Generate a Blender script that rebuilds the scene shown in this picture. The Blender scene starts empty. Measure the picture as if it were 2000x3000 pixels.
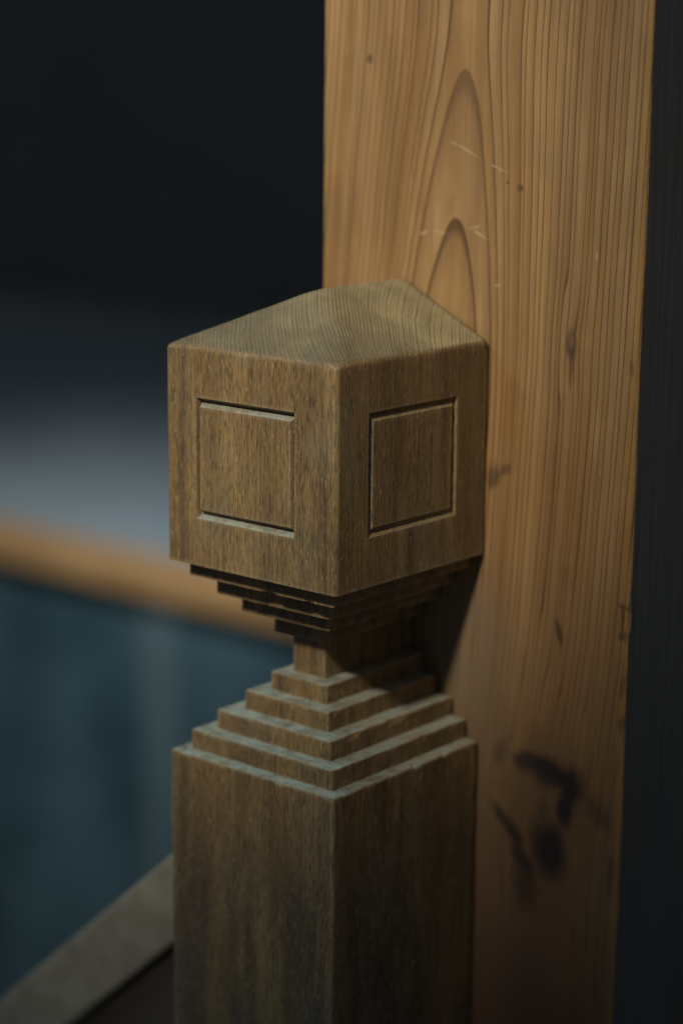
import bpy, bmesh, math, random
from mathutils import Vector, Matrix, noise

random.seed(4)
SC = bpy.context.scene
COL = SC.collection

# ---------------------------------------------------------------- camera
CAM_H = 1.2
TILT = math.radians(12.61)          # camera looks down
ROLL = math.radians(0.50)
PSI = math.radians(49.70)           # heading of the post's right-hand faces
dR = Vector((math.cos(PSI), math.sin(PSI), 0))
dL = Vector((-math.sin(PSI), math.cos(PSI), 0))
UP = Vector((0, 0, 1))

cam_data = bpy.data.cameras.new("camera")
cam = bpy.data.objects.new("camera", cam_data)
COL.objects.link(cam)
cam_data.sensor_fit = 'VERTICAL'
cam_data.sensor_height = 36.0
cam_data.lens = 69.63
cam_data.clip_start = 0.01
cam_data.clip_end = 100
cam_data.dof.use_dof = True
cam_data.dof.focus_distance = 0.943
cam_data.dof.aperture_fstop = 2.8
cam.matrix_world = Matrix.Translation((0, 0, CAM_H)) @ Matrix.Rotation(math.pi / 2 - TILT, 4, 'X') @ Matrix.Rotation(ROLL, 4, 'Z')
SC.camera = cam

# ---------------------------------------------------------------- world and lamps
world = bpy.data.worlds.new("World")
SC.world = world
world.use_nodes = True
bg = world.node_tree.nodes["Background"]
bg.inputs[0].default_value = (0.74, 0.86, 1.0, 1)
bg.inputs[1].default_value = 0.075


def lamp(name, kind, pos, target, energy, color, **kw):
    d = bpy.data.lights.new(name, kind)
    d.energy = energy
    d.color = color
    for k, v in kw.items():
        setattr(d, k, v)
    o = bpy.data.objects.new(name, d)
    COL.objects.link(o)
    o.location = pos
    o.rotation_euler = (Vector(target) - Vector(pos)).to_track_quat('-Z', 'Y').to_euler()
    return o


# key: a small ceiling spotlight behind the camera, 44 degrees up
travel = (dR * 1.03 + dL * 0.29 - UP).normalized()
key_pos = Vector((0.0, 0.97, 0.92)) - travel * 2.3
aim = Vector((-0.110, 1.03, 1.155))
lamp("key_spot", 'SPOT', key_pos, aim, 214, (1.0, 0.91, 0.75),
     spot_size=math.radians(18.0), spot_blend=0.70, shadow_soft_size=0.105)
# daylight falling in from high on the left
lamp("skylight", 'AREA', (-1.35, 1.05, 2.35), (-0.1, 1.05, 0.85), 13.0, (0.58, 0.88, 1.0), shape='SQUARE', size=1.0)
# lamp above the far landing
lamp("landing_lamp", 'SPOT', (-0.45, 2.75, 1.95), (-0.60, 4.85, 0.10), 345, (0.88, 0.96, 1.0),
     spot_size=math.radians(42), spot_blend=1.0, shadow_soft_size=0.12)

SC.view_settings.view_transform = 'Standard'
SC.view_settings.look = 'None'
SC.view_settings.exposure = 0.0
SC.view_settings.gamma = 1.0
SC.view_settings.use_curve_mapping = False
SC.cycles.use_denoising = True
SC.cycles.max_bounces = 4
SC.cycles.diffuse_bounces = 3
SC.cycles.glossy_bounces = 2


# ---------------------------------------------------------------- node helpers
class G:
    """small wrapper that turns python arithmetic into shader nodes"""

    def __init__(self, name):
        self.m = bpy.data.materials.new(name)
        self.m.use_nodes = True
        self.t = self.m.node_tree
        self.n = self.t.nodes
        self.p = self.n["Principled BSDF"]

    def node(self, typ, **kw):
        x = self.n.new(typ)
        for k, v in kw.items():
            setattr(x, k, v)
        return x

    def put(self, sock, v):
        if v is None:
            return
        if isinstance(v, bpy.types.NodeSocket):
            self.t.links.new(v, sock)
        else:
            sock.default_value = v

    def math(self, op, a, b=None, c=None, clamp=False):
        x = self.node('ShaderNodeMath', operation=op, use_clamp=clamp)
        for s, v in zip(x.inputs, (a, b, c)):
            self.put(s, v)
        return x.outputs[0]

    def add(self, a, b): return self.math('ADD', a, b)
    def sub(self, a, b): return self.math('SUBTRACT', a, b)
    def mul(self, a, b): return self.math('MULTIPLY', a, b)
    def inv(self, a): return self.math('SUBTRACT', 1.0, a)

    def xyz(self, v):
        x = self.node('ShaderNodeSeparateXYZ')
        self.put(x.inputs[0], v)
        return x.outputs

    def vec(self, a, b, c):
        x = self.node('ShaderNodeCombineXYZ')
        for s, v in zip(x.inputs, (a, b, c)):
            self.put(s, v)
        return x.outputs[0]

    def scale(self, v, s):
        x = self.node('ShaderNodeVectorMath', operation='MULTIPLY')
        self.put(x.inputs[0], v)
        x.inputs[1].default_value = s
        return x.outputs[0]

    def noise(self, v, scale=1.0, detail=2.0, rough=0.5, dist=0.0):
        x = self.node('ShaderNodeTexNoise')
        self.put(x.inputs['Vector'], v)
        x.inputs['Scale'].default_value = scale
        x.inputs['Detail'].default_value = detail
        x.inputs['Roughness'].default_value = rough
        x.inputs['Distortion'].default_value = dist
        return x.outputs['Fac']

    def step(self, v, lo, hi, a=0.0, b=1.0):
        x = self.node('ShaderNodeMapRange', interpolation_type='SMOOTHSTEP')
        self.put(x.inputs[0], v)
        for i, q in enumerate((lo, hi, a, b)):
            self.put(x.inputs[i + 1], q)
        return x.outputs[0]

    def mix(self, f, a, b, blend='MIX'):
        x = self.node('ShaderNodeMix', data_type='RGBA', blend_type=blend)
        self.put(x.inputs[0], f)
        for s, v in ((x.inputs[6], a), (x.inputs[7], b)):
            self.put(s, v if isinstance(v, bpy.types.NodeSocket) else (*v, 1.0))
        return x.outputs[2]

    def obj(self):
        return self.node('ShaderNodeTexCoord').outputs['Object']

    def normal(self):
        return self.node('ShaderNodeNewGeometry').outputs['Normal']

    def edge(self, radius, samples=3):
        """0 on flats, rising towards edges and inside corners"""
        b = self.node('ShaderNodeBevel', samples=samples)
        b.inputs['Radius'].default_value = radius
        d = self.node('ShaderNodeVectorMath', operation='DOT_PRODUCT')
        self.put(d.inputs[0], b.outputs[0])
        self.put(d.inputs[1], self.normal())
        return self.inv(d.outputs['Value'])

    def bump(self, h, dist, strength=1.0, prev=None):
        x = self.node('ShaderNodeBump')
        x.inputs['Strength'].default_value = strength
        x.inputs['Distance'].default_value = dist
        self.put(x.inputs['Height'], h)
        if prev is not None:
            self.put(x.inputs['Normal'], prev)
        return x.outputs[0]

    def ellipse(self, u, v, cu, cv, ru, rv, soft=0.35, rot=0.0):
        """1 inside the ellipse, soft rim"""
        a, b = self.sub(u, cu), self.sub(v, cv)
        if rot:
            c, s = math.cos(rot), math.sin(rot)
            a, b = self.add(self.mul(a, c), self.mul(b, s)), self.sub(self.mul(b, c), self.mul(a, s))
        a, b = self.mul(a, 1 / ru), self.mul(b, 1 / rv)
        r = self.math('SQRT', self.add(self.mul(a, a), self.mul(b, b)))
        return self.step(r, 1 - soft, 1 + soft, 1.0, 0.0)

    def finish(self, color, rough=0.6, normal=None, spec=0.35):
        self.put(self.p.inputs['Base Color'], color)
        self.put(self.p.inputs['Roughness'], rough)
        self.p.inputs['Specular IOR Level'].default_value = spec
        if normal is not None:
            self.put(self.p.inputs['Normal'], normal)
        return self.m


# ---------------------------------------------------------------- measurements (metres)
aL, aR = 0.1116, 0.1156             # post section along dL and dR
YF, XF = 0.9, -0.0024               # foot of the post's near edge
F = Vector((XF, YF, 0))
CENTRE = F + dL * (aL / 2) + dR * (aR / 2)
Z = lambda z: CAM_H + z
Z_EAVE, Z_HEAD = Z(-0.1326), Z(-0.2424)
Z_LOW = [Z(v) for v in (-0.3434, -0.3330, -0.3227, -0.3125, -0.3026)]
Z_UP = [Z(v) for v in (-0.2508, -0.2607, -0.2700, -0.2808)]
K_LOW = (0.0080, 0.0173, 0.0275, 0.0370)
K_UP = (0.0078, 0.0174, 0.0264, 0.0381)
K_NECK = 0.0450
RISE = 0.0283
GAP = 0.0025


# ---------------------------------------------------------------- materials
def post_wood():
    g = G("weathered_oak")
    P = g.obj()
    x, y, z = g.xyz(P)
    # slow wander of the grain
    wob = g.noise(g.scale(P, (18, 18, 5)), 1, 2)
    fine_w = g.noise(g.scale(P, (70, 70, 14)), 1, 2)
    # growth rings round an axis far off to the right
    cx, cy = 0.16, -0.20
    rx, ry = g.sub(x, cx), g.sub(y, cy)
    r = g.math('SQRT', g.add(g.mul(rx, rx), g.mul(ry, ry)))
    r = g.add(r, g.add(g.mul(wob, 0.0045), g.mul(fine_w, 0.0006)))
    rnz = g.noise(g.vec(g.mul(r, 260.0), 0.0, 0.0), 1, 2)
    ph = g.add(g.mul(r, 1 / 0.0018), g.mul(rnz, 2.4))
    saw = g.math('FRACT', ph)
    ring = g.mul(g.step(saw, 0.35, 0.85), g.step(saw, 0.90, 1.0, 1.0, 0.0))
    # fibres and pores run up the timber
    fib = g.noise(g.scale(P, (1150, 1150, 22)), 1, 3, 0.6)
    pore_n = g.noise(g.scale(P, (1700, 1700, 150)), 1, 1, 0.5)
    pore = g.step(pore_n, 0.54, 0.72)
    glint = g.step(g.noise(g.scale(P, (1250, 1250, 230)), 1, 1), 0.64, 0.74)  # pale flecks: glints of the fibres painted into the colour
    broad = g.noise(g.scale(P, (45, 45, 9)), 1, 3, 0.6)
    blotch = g.noise(g.scale(P, (22, 22, 14)), 1, 3, 0.55)
    nz = g.xyz(g.normal())[2]
    flat = g.step(nz, 0.45, 0.9)
    col = g.mix(g.step(broad, 0.3, 0.7), (0.160, 0.096, 0.037), (0.300, 0.190, 0.076))
    col = g.mix(g.mul(g.step(blotch, 0.45, 0.75), 0.6), col, (0.235, 0.125, 0.050))
    col = g.mix(g.mul(g.step(g.noise(g.scale(P, (30, 30, 20)), 1, 3), 0.5, 0.75), 0.45), col, (0.160, 0.135, 0.080))
    col = g.mix(g.mul(g.step(fib, 0.38, 0.66), 0.52), col, (0.088, 0.052, 0.022), 'MIX')
    band = g.noise(g.scale(P, (130, 130, 3.5)), 1, 2, 0.5)
    col = g.mix(g.mul(g.step(band, 0.52, 0.72), 0.62), col, (0.062, 0.042, 0.026))
    # greyed, handled patches and blackish patches, denser towards the bottom of the shaft
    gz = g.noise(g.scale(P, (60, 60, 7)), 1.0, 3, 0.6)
    shaft_dark = g.mul(g.step(g.add(z, g.mul(g.sub(gz, 0.5), 0.16)), 0.865, 0.790), g.step(gz, 0.36, 0.62, 0.25, 0.78))
    col = g.mix(shaft_dark, col, (0.055, 0.043, 0.032))
    worn = g.noise(g.scale(P, (16, 16, 10)), 1.3, 3, 0.6)
    col = g.mix(g.mul(g.step(worn, 0.52, 0.74), 0.32), col, (0.215, 0.175, 0.105))
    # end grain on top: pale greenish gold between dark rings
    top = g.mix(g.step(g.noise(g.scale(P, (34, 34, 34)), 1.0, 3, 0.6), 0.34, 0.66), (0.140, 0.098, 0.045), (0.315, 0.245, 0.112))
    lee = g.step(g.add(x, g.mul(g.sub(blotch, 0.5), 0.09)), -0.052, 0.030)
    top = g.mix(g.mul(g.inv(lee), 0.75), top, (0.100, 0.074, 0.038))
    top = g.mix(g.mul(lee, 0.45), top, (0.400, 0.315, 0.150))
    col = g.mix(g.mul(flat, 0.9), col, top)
    ringamt = g.mul(g.add(0.22, g.mul(g.mul(flat, g.step(z, Z_EAVE - 0.003, Z_EAVE)), 0.45)), g.step(fine_w, 0.3, 0.65, 0.35, 1.0))
    col = g.mix(g.mul(ring, ringamt), col, (0.060, 0.046, 0.026))
    col = g.mix(g.mul(pore, g.sub(0.62, g.mul(flat, 0.36))), col, (0.028, 0.018, 0.010))
    col = g.mix(g.mul(glint, g.sub(0.50, g.mul(flat, 0.30))), col, (0.48, 0.36, 0.19))
    # dust lying on level ledges and groove bottoms
    dusty = g.mul(g.step(nz, 0.70, 0.98), g.step(g.noise(g.scale(P, (120, 120, 120)), 1, 4, 0.65), 0.32, 0.62, 0.30, 0.95))
    dusty = g.mul(dusty, g.step(z, Z_EAVE - 0.004, Z_EAVE, 1.0, 0.10))
    col = g.mix(dusty, col, (0.325, 0.365, 0.320))
    # worn arrises with cross scratches
    ed = g.edge(0.0034)
    scr = g.noise(g.scale(P, (220, 220, 900)), 1, 2, 0.6)
    wear = g.mul(g.step(ed, 0.012, 0.12), g.step(scr, 0.40, 0.62, 0.4, 1.0))
    col = g.mix(g.mul(wear, 0.48), col, (0.42, 0.345, 0.22))
    rough = g.add(0.42, g.mul(fib, 0.25))
    h = g.add(g.mul(fib, 0.5), g.sub(g.mul(glint, 0.3), g.mul(pore, 0.9)))
    h = g.sub(h, g.mul(ring, g.mul(g.step(z, Z_EAVE - 0.003, Z_EAVE), 0.6)))
    nb = g.bump(h, 0.00035, 0.9)
    return g.finish(col, rough, nb, 0.4)


def pillar_wood():
    g = G("aged_cedar")
    P = g.obj()                       # local frame: y = along dL from the post's middle, z = height
    x, y, z = g.xyz(P)
    wob = g.sub(g.noise(g.vec(g.mul(y, 30.0), g.mul(x, 30.0), g.mul(z, 6.0)), 1, 2), 0.5)
    wob2 = g.sub(g.noise(g.vec(g.mul(y, 120.0), g.mul(x, 60.0), g.mul(z, 22.0)), 1, 2), 0.5)
    # flat-sawn figure: rings round a leaning pith behind the face
    u0 = g.sub(-0.0326, g.mul(g.sub(z, 1.1279), 0.060))
    uu = g.add(g.sub(y, u0), g.add(g.mul(wob, 0.0038), g.mul(wob2, 0.0007)))
    depth2 = g.mul(g.math('SMOOTH_MIN', g.math('SMOOTH_MAX', g.sub(z, 1.05), 0.0, 0.05), 0.162, 0.03), 0.0061)
    R = g.math('SQRT', g.add(g.mul(uu, uu), depth2))
    irr = g.sub(g.noise(g.vec(g.mul(R, 210.0), 3.3, 0.0), 1, 1), 0.5)
    ph = g.math('MAXIMUM', g.mul(g.sub(R, 0.0218), 1 / 0.0085), g.add(1.0, g.mul(g.sub(R, 0.0303), 1 / 0.0035)))
    outer = g.step(R, 0.033, 0.045)
    ph = g.add(ph, g.mul(g.mul(irr, 1.9), outer))
    # knots push the lines aside
    k1 = g.ellipse(y, z, -0.1043, 1.0703, 0.010, 0.022, 0.9)
    ph = g.add(ph, g.mul(k1, 0.55))
    k5 = g.ellipse(y, z, -0.100, 0.815, 0.030, 0.075, 0.95)
    ph = g.add(ph, g.mul(k5, 1.6))
    s = g.math('FRACT', ph)
    late = g.mul(g.step(s, 0.30, 0.96), g.step(s, 0.965, 1.0, 1.0, 0.0))
    line = g.mul(g.step(s, 0.78, 0.94), g.step(s, 0.97, 1.0, 1.0, 0.0))
    each = g.noise(g.vec(g.math('FLOOR', ph), 7.7, g.mul(z, 1.2)), 3.1, 1)
    line = g.mul(line, g.step(each, 0.30, 0.62, 0.58, 1.0))
    broad = g.noise(g.vec(g.mul(y, 26.0), g.mul(x, 26.0), g.mul(z, 5.0)), 1, 3, 0.55)
    streak = g.noise(g.vec(g.mul(y, 320.0), g.mul(x, 320.0), g.mul(z, 7.0)), 1, 3, 0.6)
    mott = g.noise(g.vec(g.mul(y, 55.0), g.mul(x, 55.0), g.mul(z, 30.0)), 1, 3, 0.6)
    col = g.mix(g.step(broad, 0.3, 0.7), (0.250, 0.132, 0.044), (0.370, 0.213, 0.080))
    col = g.mix(g.mul(g.step(mott, 0.45, 0.7), 0.45), col, (0.370, 0.205, 0.084))
    col = g.mix(g.mul(g.step(mott, 0.55, 0.30), 0.30), col, (0.240, 0.145, 0.064))
    band = g.noise(g.vec(g.mul(y, 95.0), g.mul(x, 95.0), g.mul(z, 2.2)), 1, 2, 0.5)
    col = g.mix(g.mul(g.step(band, 0.50, 0.72), 0.34), col, (0.150, 0.076, 0.024))
    col = g.mix(g.mul(g.step(band, 0.46, 0.28), 0.35), col, (0.400, 0.240, 0.105))
    tone = g.noise(g.vec(g.math('FLOOR', ph), 1.7, 0.0), 3.7, 0)
    col = g.mix(g.mul(g.step(tone, 0.48, 0.72), 0.16), col, (0.400, 0.265, 0.145))
    col = g.mix(g.mul(g.step(tone, 0.46, 0.25), 0.26), col, (0.250, 0.118, 0.034))
    col = g.mix(g.mul(g.step(streak, 0.40, 0.75), 0.28), col, (0.17, 0.088, 0.032))
    fine = g.noise(g.vec(g.mul(y, 1500.0), g.mul(x, 1500.0), g.mul(z, 28.0)), 1, 2, 0.6)
    col = g.mix(g.mul(g.step(fine, 0.45, 0.70), 0.30), col, (0.125, 0.066, 0.024))
    col = g.mix(g.mul(late, 0.36), col, (0.140, 0.062, 0.020))
    col = g.mix(g.mul(line, 0.86), col, (0.062, 0.028, 0.011))
    # greyer oval patch on the pillar beside the post's neck
    gr = g.mul(g.ellipse(y, z, -0.036, 0.89, 0.030, 0.055, 0.7), g.step(mott, 0.35, 0.65, 0.35, 0.75))
    col = g.mix(gr, col, (0.25, 0.205, 0.150))
    # small knots
    kn = g.ellipse(y, z, -0.1043, 1.0700, 0.0030, 0.0068, 0.55)
    kn2 = g.ellipse(y, z, -0.1043, 1.0715, 0.0016, 0.0034, 0.6)
    col = g.mix(g.mul(kn, 0.85), col, (0.045, 0.028, 0.018))
    col = g.mix(g.mul(kn2, 0.9), col, (0.175, 0.078, 0.034))
    tail = g.ellipse(y, z, -0.1043, 1.058, 0.0009, 0.010, 0.7)
    col = g.mix(g.mul(tail, 0.7), col, (0.080, 0.035, 0.014))
    for cu, cv, ru, rv, a in ((-0.0715, 1.1439, 0.0019, 0.0017, 0.5), (0.0248, 1.2052, 0.0018, 0.0024, 0.0), (-0.0640, 1.1462, 0.0011, 0.0006, 0.0)):
        col = g.mix(g.mul(g.ellipse(y, z, cu, cv, ru, rv, 0.5, a), 0.8), col, (0.075, 0.036, 0.016))
    # dark stains
    wy = g.add(y, g.mul(g.sub(g.noise(g.scale(P, (110, 110, 32)), 1, 4, 0.6), 0.5), 0.009))
    wz = g.add(z, g.mul(g.sub(g.noise(g.scale(P, (50, 55, 50)), 1.1, 2), 0.5), 0.012))
    # reddish blotches low down, with the lamp's downward fade painted into the colour
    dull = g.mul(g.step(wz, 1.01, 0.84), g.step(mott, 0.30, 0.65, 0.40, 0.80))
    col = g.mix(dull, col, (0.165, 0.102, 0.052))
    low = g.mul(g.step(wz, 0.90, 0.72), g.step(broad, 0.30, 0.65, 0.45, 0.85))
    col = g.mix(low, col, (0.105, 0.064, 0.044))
    stain = None
    for cu, cv, ru, rv, a, k in (
            (-0.0880, 0.8505, 0.0041, 0.0092, -1.50, 0.85),
            (-0.0985, 0.8489, 0.0054, 0.0108, -1.54, 0.97),
            (-0.1080, 0.8480, 0.0054, 0.0107, -1.54, 1.00),
            (-0.1125, 0.8409, 0.0056, 0.0103, 0.30, 1.00),
            (-0.1101, 0.8308, 0.0043, 0.0092, 0.03, 1.00),
            (-0.0971, 0.8257, 0.0032, 0.0102, 0.02, 0.55),
            (-0.1007, 0.8075, 0.0079, 0.0140, 0.02, 0.98),
            (-0.0712, 0.8174, 0.0025, 0.0077, -1.10, 0.75),
            (-0.0794, 0.8094, 0.0031, 0.0087, -0.56, 0.85),
            (-0.0852, 0.7960, 0.0038, 0.0096, -0.59, 0.85),
            (-0.0866, 0.7841, 0.0050, 0.0112, -0.15, 0.60),
            (-0.0682, 0.8529, 0.0032, 0.0062, 0.08, 0.40),
            (-0.1298, 0.8343, 0.0041, 0.0109, -0.61, 0.45),
            (-0.1390, 0.8023, 0.0025, 0.0098, 0.01, 0.50),
            (-0.0605, 0.9985, 0.0024, 0.0056, 0.0, 0.6), (-0.0660, 1.0010, 0.0024, 0.0026, 0.0, 0.5),
            (-0.1020, 0.9235, 0.0010, 0.0075, -0.3, 0.7),
            (-0.1415, 0.9440, 0.0026, 0.0012, 0.0, 0.9), (-0.1404, 0.9370, 0.0008, 0.0075, 0.0, 0.85),
            (-0.1417, 0.9300, 0.0024, 0.0024, 0.0, 0.9), (-0.1417, 0.9060, 0.0010, 0.0085, 0.0, 0.7),
            (-0.1422, 0.8830, 0.0018, 0.0034, 0.0, 0.7), (-0.1392, 1.0620, 0.0009, 0.0034, 0.0, 0.5)):
        e = g.mul(g.ellipse(wy, wz, cu, cv, ru * 1.35, rv * 1.1, 0.62, a), k)
        stain = e if stain is None else g.math('MAXIMUM', stain, e)
    halo = g.mul(g.ellipse(wy, wz, -0.100, 0.822, 0.030, 0.050, 0.6), g.step(mott, 0.3, 0.6, 0.2, 0.6))
    col = g.mix(halo, col, (0.105, 0.058, 0.026))
    col = g.mix(stain, col, (0.018, 0.015, 0.016))
    # pale scratches
    sc = None
    for cu, cv, ru, rv, a in ((-0.0360, 1.1622, 0.0085, 0.00055, 0.42), (-0.0580, 1.1530, 0.0048, 0.00055, 0.30),
                              (-0.0470, 1.1205, 0.0050, 0.0007, 0.50), (-0.0440, 1.1235, 0.0030, 0.0006, -0.3),
                              (-0.0230, 1.1200, 0.0042, 0.0006, 0.1), (-0.0120, 1.1190, 0.0030, 0.0008, -0.3),
                              (-0.0590, 1.0955, 0.0022, 0.0006, -0.1), (-0.1170, 1.1140, 0.0006, 0.0016, 0.0),
                              (-0.1235, 1.0090, 0.0006, 0.0008, 0.0)):
        e = g.ellipse(g.add(y, g.mul(wob2, 0.0015)), g.add(z, g.mul(wob2, 0.003)), cu, cv, ru, rv, 0.6, a)
        sc = e if sc is None else g.math('MAXIMUM', sc, e)
    col = g.mix(g.mul(sc, g.step(streak, 0.3, 0.55, 0.25, 0.75)), col, (0.40, 0.285, 0.160))
    # rubbed arris: bare, orange
    ar = g.mul(g.step(y, -0.1375, -0.1428), g.step(mott, 0.3, 0.6, 0.4, 0.9))
    col = g.mix(g.mul(ar, 0.55), col, (0.36, 0.185, 0.052))
    h = g.sub(g.mul(streak, 0.35), g.mul(line, 1.0))
    nb = g.bump(h, 0.0005, 0.6)
    return g.finish(col, g.add(0.48, g.mul(streak, 0.25)), nb, 0.35)


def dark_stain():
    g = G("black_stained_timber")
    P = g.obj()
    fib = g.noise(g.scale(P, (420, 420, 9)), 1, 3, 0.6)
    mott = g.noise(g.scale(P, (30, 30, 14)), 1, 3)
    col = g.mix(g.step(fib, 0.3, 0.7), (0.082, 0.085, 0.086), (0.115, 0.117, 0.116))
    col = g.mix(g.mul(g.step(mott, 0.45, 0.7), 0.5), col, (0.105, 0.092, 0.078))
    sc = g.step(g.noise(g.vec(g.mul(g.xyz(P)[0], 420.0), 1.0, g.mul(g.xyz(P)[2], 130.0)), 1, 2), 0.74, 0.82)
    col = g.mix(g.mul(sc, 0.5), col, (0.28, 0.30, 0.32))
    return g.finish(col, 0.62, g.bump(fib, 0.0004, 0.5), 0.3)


def grey_rail():
    g = G("grey_weathered_timber")
    P = g.obj()
    a = g.noise(g.scale(P, (70, 260, 260)), 0.22, 3, 0.6)
    b = g.noise(g.scale(P, (14, 9, 16)), 1, 2, 0.5)
    col = g.mix(g.step(a, 0.3, 0.7), (0.150, 0.130, 0.092), (0.225, 0.200, 0.150))
    col = g.mix(g.mul(g.step(b, 0.42, 0.62), 0.5), col, (0.15, 0.128, 0.100))
    return g.finish(col, 0.7, g.bump(a, 0.0004, 0.5), 0.3)


def simple(name, lo, hi, sc, rough, spec=0.3, bump=0.001, v=(1, 1, 1)):
    g = G(name)
    n = g.noise(g.scale(g.obj(), v), sc, 4, 0.55)
    return g.finish(g.mix(g.step(n, 0.3, 0.7), lo, hi), rough, g.bump(n, bump, 0.4), spec)


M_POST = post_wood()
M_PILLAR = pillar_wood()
M_DARK = dark_stain()
M_RAIL = grey_rail()
M_FLOOR = simple("pale_floor_mat", (0.25, 0.290, 0.305), (0.30, 0.340, 0.355), 3.0, 0.75)
M_BEAM = simple("orange_timber", (0.37, 0.195, 0.075), (0.48, 0.27, 0.110), 6.0, 0.5, v=(1, 1, 8))
M_TEAL = simple("teal_paint", (0.020, 0.048, 0.058), (0.062, 0.110, 0.122), 2.6, 0.6)
M_BATTEN = simple("pale_teal_paint", (0.085, 0.120, 0.125), (0.105, 0.140, 0.145), 4.0, 0.6)
M_WALL = simple("dark_wall", (0.150, 0.140, 0.142), (0.175, 0.163, 0.164), 1.5, 0.85)
M_BOARD = simple("dark_floorboards", (0.035, 0.028, 0.022), (0.060, 0.045, 0.032), 12.0, 0.6)


# ---------------------------------------------------------------- object helpers
def empty(name, loc, rz=0.0):
    o = bpy.data.objects.new(name, None)
    COL.objects.link(o)
    o.empty_display_size = 0.05
    o.location = loc
    o.rotation_euler = (0, 0, rz)
    return o


def link(name, bm, mats, parent=None):
    bmesh.ops.recalc_face_normals(bm, faces=bm.faces)
    me = bpy.data.meshes.new(name)
    bm.to_mesh(me)
    bm.free()
    for m in (mats if isinstance(mats, (list, tuple)) else [mats]):
        me.materials.append(m)
    o = bpy.data.objects.new(name, me)
    COL.objects.link(o)
    if parent is not None:
        o.parent = parent
    return o


def tag(o, label, cat, group=None):
    o["label"] = label
    o["category"] = cat
    if group:
        o["group"] = group
    o["kind"] = "thing"
    return o


def structure(o):
    o["kind"] = "structure"
    return o


def box_bm(x0, x1, y0, y1, z0, z1, bevel=0.0, seg=2, keep=None):
    bm = bmesh.new()
    v = [bm.verts.new((x, y, z)) for z in (z0, z1) for y in (y0, y1) for x in (x0, x1)]
    for q in ((0, 1, 3, 2), (4, 6, 7, 5), (0, 4, 5, 1), (2, 3, 7, 6), (0, 2, 6, 4), (1, 5, 7, 3)):
        bm.faces.new([v[i] for i in q])
    if bevel:
        es = [e for e in bm.edges if keep is None or keep(e)]
        bmesh.ops.bevel(bm, geom=es, offset=bevel, segments=seg, profile=0.5, affect='EDGES')
    return bm


def worn_box(x0, x1, y0, y1, z0, z1, bevel, keep, amp=0.00034, cell=0.004, zcell=None):
    """bevelled block cut into a fine net and nudged so that no edge is ruler straight"""
    bm = bmesh.new()
    def cuts(a, b, c):
        n = max(1, int(round((b - a) / c)))
        return [a + (b - a) * i / n for i in range(n + 1)]
    bm.free()
    bm = box_bm(x0, x1, y0, y1, z0, z1, bevel, 3, keep)
    for axis, a, b, c in ((0, x0, x1, cell), (1, y0, y1, cell), (2, z0, z1, zcell or cell)):
        for q in cuts(a, b, c)[1:-1]:
            no = Vector((axis == 0, axis == 1, axis == 2))
            bmesh.ops.bisect_plane(bm, geom=bm.verts[:] + bm.edges[:] + bm.faces[:], plane_co=no * q, plane_no=no, dist=1e-7)
    for v in bm.verts:
        c = v.co
        d = noise.noise_vector(c * 130.0) * amp + noise.noise_vector(c * 420.0) * (amp * 0.6)
        near = sum(1 for a, b, q in ((x0, x1, c.x), (y0, y1, c.y), (z0, z1, c.z)) if min(abs(q - a), abs(q - b)) < bevel * 1.2)
        if near < 2:
            d = d * 0.25
        else:
            nick = noise.noise(c * 95.0 + Vector((7, 3, 1)))
            if nick > 0.30:
                mid = Vector(((x0 + x1) / 2, (y0 + y1) / 2, (z0 + z1) / 2))
                d += (mid - c).normalized() * min(0.0011, (nick - 0.30) * 0.006)
        v.co = c + d
    return bm


# ---------------------------------------------------------------- setting
FAR = 2.635                      # far landing edge, along dR from the post's near corner


def far(t, s, z):
    """local (t along dR, s along dL) to the frame of the far landing object at its own origin"""
    return Vector((t, s, z))


land_root = F + dR * FAR
fl = structure(link("floor_landing", box_bm(0.10, 3.7, -3.0, 12.0, -0.128, 0.0), M_FLOOR))
fl.location = (land_root.x, land_root.y, 0)
fl.rotation_euler = (0, 0, PSI)
wl = structure(link("wall_back", box_bm(0, 0.15, -8.0, 14.0, -0.13, 3.2), M_WALL))
wp = F + dR * (FAR + 3.7)
wl.location = (wp.x, wp.y, 0)
wl.rotation_euler = (0, 0, PSI)
ws = structure(link("wall_stairwell", box_bm(0.035, 0.20, -3.0, 12.0, -3.0, -0.1305), M_TEAL))
ws.location = (land_root.x, land_root.y, 0)
ws.rotation_euler = (0, 0, PSI)
nf = structure(link("floor_near", box_bm(-1.2, 0.6, -1.2, aL / 2 + 0.02, -0.12, 0.0), M_BOARD))
nf.location = (CENTRE.x, CENTRE.y, 0)
nf.rotation_euler = (0, 0, PSI)

bmr = link("edge_beam", box_bm(-0.02, 0.098, -3.0, 12.0, -0.078, -0.002, 0.006, 2), M_BEAM)
bmr.location = (land_root.x, land_root.y, 0)
bmr.rotation_euler = (0, 0, PSI)
tag(bmr, "blurred orange timber edge beam running behind the newel post at left", "beam")

bt = link("wall_batten", box_bm(0.012, 0.034, -0.045, 0.045, -1.0, -0.135, 0.004, 1), M_BATTEN)
bp = land_root + dL * 2.84
bt.location = (bp.x, bp.y, 0)
bt.rotation_euler = (0, 0, PSI)
tag(bt, "faint pale upright strip on the teal wall below the orange beam", "batten")


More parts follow.
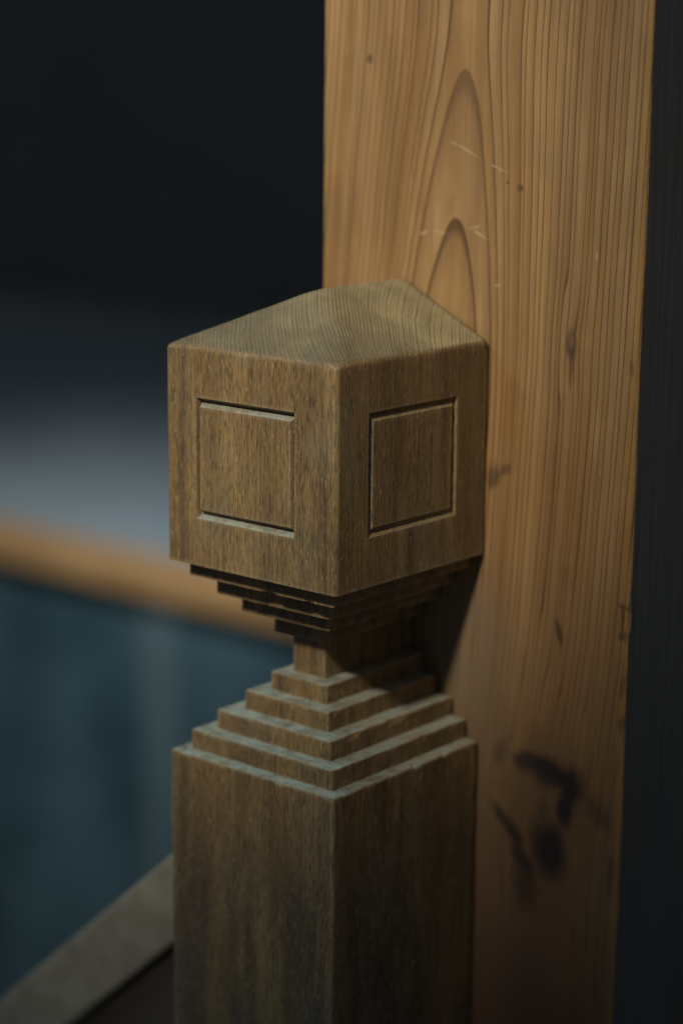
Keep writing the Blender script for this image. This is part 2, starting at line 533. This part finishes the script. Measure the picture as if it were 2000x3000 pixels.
# ---------------------------------------------------------------- pillar
def build_pillar():
    x0 = aR / 2 + GAP
    yn, yf = -0.0874 - aL / 2, 0.1120 - aL / 2     # near (right) and far (left) edges
    x1 = x0 + 0.21
    bm = bmesh.new()
    rnd = random.Random(11)
    levels = [0.0] + [0.55 + i * 0.0025 for i in range(300)] + [2.6]
    n1 = [rnd.random() for _ in range(400)]
    chips = [(0.9377, 0.0075, 0.0009), (0.884, 0.004, 0.0007), (0.79, 0.010, 0.0008)]

    def cham(z, i):
        c = 0.0011 + 0.0005 * n1[i] * n1[(i * 7) % 400] + 0.0004 * math.sin(z * 40)
        for cz, w, d in chips:
            q = abs(z - cz) / w
            if q < 1:
                c += d * (1 - q ** 4)
        return c
    rows = []
    for i, z in enumerate(levels):
        c = cham(z, i)
        r = 0.0012 + 0.0003 * n1[(i * 3 + 50) % 400]
        pts = [(x0, yf - r, 0), (x0, yn + c, 0), (x0 + c * 0.35, yn + c * 0.35, 0), (x0 + c, yn, 0), (x1, yn, 0), (x1, yf, 0), (x0 + r, yf, 0)]
        rows.append([bm.verts.new((p[0], p[1], z)) for p in pts])
    for a, b in zip(rows, rows[1:]):
        n = len(a)
        for k in range(n):
            f = bm.faces.new((a[k], a[(k + 1) % n], b[(k + 1) % n], b[k]))
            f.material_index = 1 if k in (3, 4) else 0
    bm.faces.new(rows[0])
    bm.faces.new(rows[-1])
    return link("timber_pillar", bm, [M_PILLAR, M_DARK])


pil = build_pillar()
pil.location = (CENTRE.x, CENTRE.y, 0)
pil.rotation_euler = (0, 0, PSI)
tag(pil, "tall golden brown square timber pillar with arched grain and black stained right side", "pillar")

# ---------------------------------------------------------------- newel post
post = empty("newel_post", (CENTRE.x, CENTRE.y, 0), PSI)
tag(post, "brown carved square newel post with stepped neck and hipped block head against the pillar", "newel post")
X0, X1, Y0, Y1 = -aR / 2, aR / 2, -aL / 2, aL / 2      # X0: left face, Y0: right face, X1: pillar side


def inset(k):
    return X0 + k, X1, Y0 + k, Y1 - k


def vertical(e):
    a, b = e.verts
    return abs(a.co.x - b.co.x) < 1e-6 and abs(a.co.y - b.co.y) < 1e-6


def top_or_vertical(z):
    return lambda e: vertical(e) or (abs(e.verts[0].co.z - z) < 1e-6 and abs(e.verts[1].co.z - z) < 1e-6)


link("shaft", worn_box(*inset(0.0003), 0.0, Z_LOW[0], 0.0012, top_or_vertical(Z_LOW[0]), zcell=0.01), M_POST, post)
for i, k in enumerate(K_LOW):
    link("step", worn_box(*inset(k), Z_LOW[i] - 0.001, Z_LOW[i + 1], 0.0008, top_or_vertical(Z_LOW[i + 1])), M_POST, post)
link("neck", worn_box(*inset(K_NECK), Z_LOW[4] - 0.001, Z_UP[3] + 0.001, 0.0007, vertical), M_POST, post)
zt = Z_HEAD
for i, k in enumerate(K_UP):
    link("step", worn_box(*inset(k), Z_UP[i], zt + 0.001, 0.0004, vertical, 0.00012), M_POST, post)
    zt = Z_UP[i]

# head: a block whose three free faces each carry a square V-groove round a panel
GW = 0.0023
RC = 0.0024
EAVE_T = 0.0045                 # height of the cap's rim
Z_TOP = Z_EAVE - EAVE_T
PZ0, PZ1 = Z(-0.2182), Z(-0.1575)


def head_face_frames():
    """(origin, along, outward, length, panel a0, a1, groove depth, slope of its sides): the three carved faces"""
    return [(Vector((X0, Y0, 0)), Vector((0, 1, 0)), Vector((-1, 0, 0)), aL, 0.0263, 0.0910, 0.0042, 0.0009),
            (Vector((X0, Y0, 0)), Vector((1, 0, 0)), Vector((0, -1, 0)), aR, 0.0230, 0.0918, 0.0019, 0.0016),
            (Vector((X0, Y1, 0)), Vector((1, 0, 0)), Vector((0, 1, 0)), aR, 0.0230, 0.0918, 0.0019, 0.0016)]


def build_head():
    bm = bmesh.new()
    V = lambda p: bm.verts.new(p)
    for o, al, out, length, a0, a1, GD, GV in head_face_frames():
        e0 = RC
        e1 = length - (RC if al.y else 0.0)
        P = lambda a, z, d=0.0: o + al * a + UP * z - out * d
        A = [V(P(e0, Z_HEAD)), V(P(e1, Z_HEAD)), V(P(e1, Z_TOP)), V(P(e0, Z_TOP))]
        B = [V(P(a0, PZ0)), V(P(a1, PZ0)), V(P(a1, PZ1)), V(P(a0, PZ1))]
        C = [V(P(a0 + GV, PZ0 + GW, GD)), V(P(a1 - GV, PZ0 + GW, GD)), V(P(a1 - GV, PZ1 - GW, GD)), V(P(a0 + GV, PZ1 - GW, GD))]
        for q, r in ((A, B), (B, C)):
            for i in range(4):
                j = (i + 1) % 4
                bm.faces.new((q[i], q[j], r[j], r[i]))
        bm.faces.new(C)
    # rounded arrises near (X0,Y0) and (X0,Y1)
    for cx, cy, a_from, a_to in ((X0 + RC, Y0 + RC, math.pi, 1.5 * math.pi), (X0 + RC, Y1 - RC, 0.5 * math.pi, math.pi)):
        n = 6
        ring = [(cx + RC * math.cos(a_from + (a_to - a_from) * i / n), cy + RC * math.sin(a_from + (a_to - a_from) * i / n)) for i in range(n + 1)]
        for p, q in zip(ring, ring[1:]):
            bm.faces.new((V((*p, Z_HEAD)), V((*q, Z_HEAD)), V((*q, Z_TOP)), V((*p, Z_TOP))))
    # pillar side, underside, top
    bm.faces.new([V((X1, Y0, Z_HEAD)), V((X1, Y1, Z_HEAD)), V((X1, Y1, Z_TOP)), V((X1, Y0, Z_TOP))])
    for zz in (Z_HEAD,):
        bm.faces.new([V(p) for p in ((X0 + RC, Y0, zz), (X1, Y0, zz), (X1, Y1, zz), (X0 + RC, Y1, zz), (X0, Y1 - RC, zz), (X0, Y0 + RC, zz))])
    bmesh.ops.remove_doubles(bm, verts=bm.verts, dist=1e-6)
    return link("head", bm, M_POST, post)


head = build_head()
for o, al, out, length, a0, a1, GD, GV in head_face_frames():
    bm = bmesh.new()
    g2, v2 = 2 * GW, 2 * GV + 0.0008
    P = lambda a, z, d=0.0: o + al * a + UP * z - out * d
    C = [bm.verts.new(P(a, z, GD - 0.0001)) for a, z in ((a0 + GV, PZ0 + GW), (a1 - GV, PZ0 + GW), (a1 - GV, PZ1 - GW), (a0 + GV, PZ1 - GW))]
    D = [bm.verts.new(P(a, z, 0.0003)) for a, z in ((a0 + v2, PZ0 + g2), (a1 - v2, PZ0 + g2), (a1 - v2, PZ1 - g2), (a0 + v2, PZ1 - g2))]
    for i in range(4):
        j = (i + 1) % 4
        bm.faces.new((C[i], C[j], D[j], D[i]))
    bm.faces.new(D)
    bm.faces.new(C)
    link("panel", bm, M_POST, head)

# cap: hipped at the front, gabled against the pillar; carved soft, so hips and eaves are rounded
RA = 0.0520
RE = 0.0019


def soft_min(a, b, k):
    h = max(k - abs(a - b), 0.0) / k
    return min(a, b) - h * h * k * 0.25


def build_cap():
    def grid(a, b, both):
        n = 46
        pts = [a + (b - a) * i / n for i in range(n + 1)]
        extra = [RE * f for f in (0.0, 0.06, 0.15, 0.28, 0.45, 0.68, 1.0)]
        pts = [p for p in pts if p - a > RE * 1.1 and (not both or b - p > RE * 1.1)]
        pts += [a + e for e in extra]
        if both:
            pts += [b - e for e in extra]
        return sorted(pts)
    gx, gy = grid(X0, X1, False), grid(Y0, Y1, True)
    bm = bmesh.new()
    rows = []
    for x in gx:
        row = []
        for y in gy:
            px, py = x, y
            e = min(x - X0, y - Y0, Y1 - y)
            for cy, sg in ((Y0 + RC, -1), (Y1 - RC, 1)):
                vx, vy = px - (X0 + RC), py - cy
                if vx < 0 and vy * sg > 0:
                    d = math.hypot(vx, vy)
                    m = max(abs(vx), abs(vy))
                    if d > 1e-9:                      # square corner to round corner
                        px, py = X0 + RC + vx * m / d, cy + vy * m / d
                    e = RC - m
            up = soft_min((Y1 - abs(y)) / Y1 * RISE, (x - X0) / RA * RISE, 0.0045)
            up = soft_min(up, RISE * 0.985, 0.004)
            drop = RE - math.sqrt(max(RE * RE - (RE - min(e, RE)) ** 2, 0.0))
            wv = noise.noise(Vector((px, py, 0)) * 70.0) * 0.00035 + noise.noise(Vector((px, py, 3)) * 260.0) * 0.00012
            row.append(bm.verts.new((px, py, Z_EAVE + up - drop + wv * min(1.0, e / 0.003 + 0.3))))
        rows.append(row)
    nx, ny = len(gx), len(gy)
    for i in range(nx - 1):
        for k in range(ny - 1):
            bm.faces.new((rows[i][k], rows[i + 1][k], rows[i + 1][k + 1], rows[i][k + 1]))
    rim = [rows[i][0] for i in range(nx - 1, 0, -1)] + rows[0] + [rows[i][-1] for i in range(1, nx)]
    low = [bm.verts.new((v.co.x, v.co.y, Z_TOP)) for v in rim]
    for k in range(len(rim) - 1):
        bm.faces.new((rim[k], rim[k + 1], low[k + 1], low[k]))
    last = [rows[-1][k] for k in range(ny)]
    bm.faces.new(last + [low[-1], low[0]])
    for f in bm.faces:
        f.smooth = len(f.verts) == 4
    return link("cap", bm, M_POST, post)


build_cap()

# ---------------------------------------------------------------- sloping stair rail behind the post
SL = -0.905
tf = 0.046
zs = lambda s: CAM_H - 0.2850 + SL * s        # top edge of the rail's near side
hgt = 0.0550
ang = math.atan(SL)
s0, s1 = aL + 0.0005, 1.15
bm = bmesh.new()
vs = []
for s in (s0, s1):
    for t, dz in ((tf, 0), (tf + 0.042, 0), (tf + 0.042, -hgt), (tf, -hgt)):
        vs.append(bm.verts.new((t - aR / 2, s - aL / 2, zs(s) + dz)))
for q in ((0, 1, 2, 3), (7, 6, 5, 4), (0, 4, 5, 1), (1, 5, 6, 2), (2, 6, 7, 3), (3, 7, 4, 0)):
    bm.faces.new([vs[i] for i in q])
bmesh.ops.bevel(bm, geom=[e for e in bm.edges if abs(e.verts[0].co.y - e.verts[1].co.y) > 0.1], offset=0.003, segments=3, profile=0.5, affect='EDGES')
bal = empty("stair_balustrade", (CENTRE.x, CENTRE.y, 0), PSI)
tag(bal, "grey weathered sloping stair rail over a dark sheet added as shade, descending left from behind the newel post", "balustrade")
link("handrail", bm, M_RAIL, bal)

# dark sheet added below the rail, standing in for shade
bm = bmesh.new()
vs = []
for sv in (s0, s1):
    for t, dz in ((tf + 0.008, -hgt - 0.0005), (tf + 0.034, -hgt - 0.0005), (tf + 0.034, -hgt - 0.60), (tf + 0.008, -hgt - 0.60)):
        vs.append(bm.verts.new((t - aR / 2, sv - aL / 2, zs(sv) + dz)))
for q in ((0, 1, 2, 3), (7, 6, 5, 4), (0, 4, 5, 1), (1, 5, 6, 2), (2, 6, 7, 3), (3, 7, 4, 0)):
    bm.faces.new([vs[i] for i in q])
link("shade_sheet", bm, M_BOARD, bal)
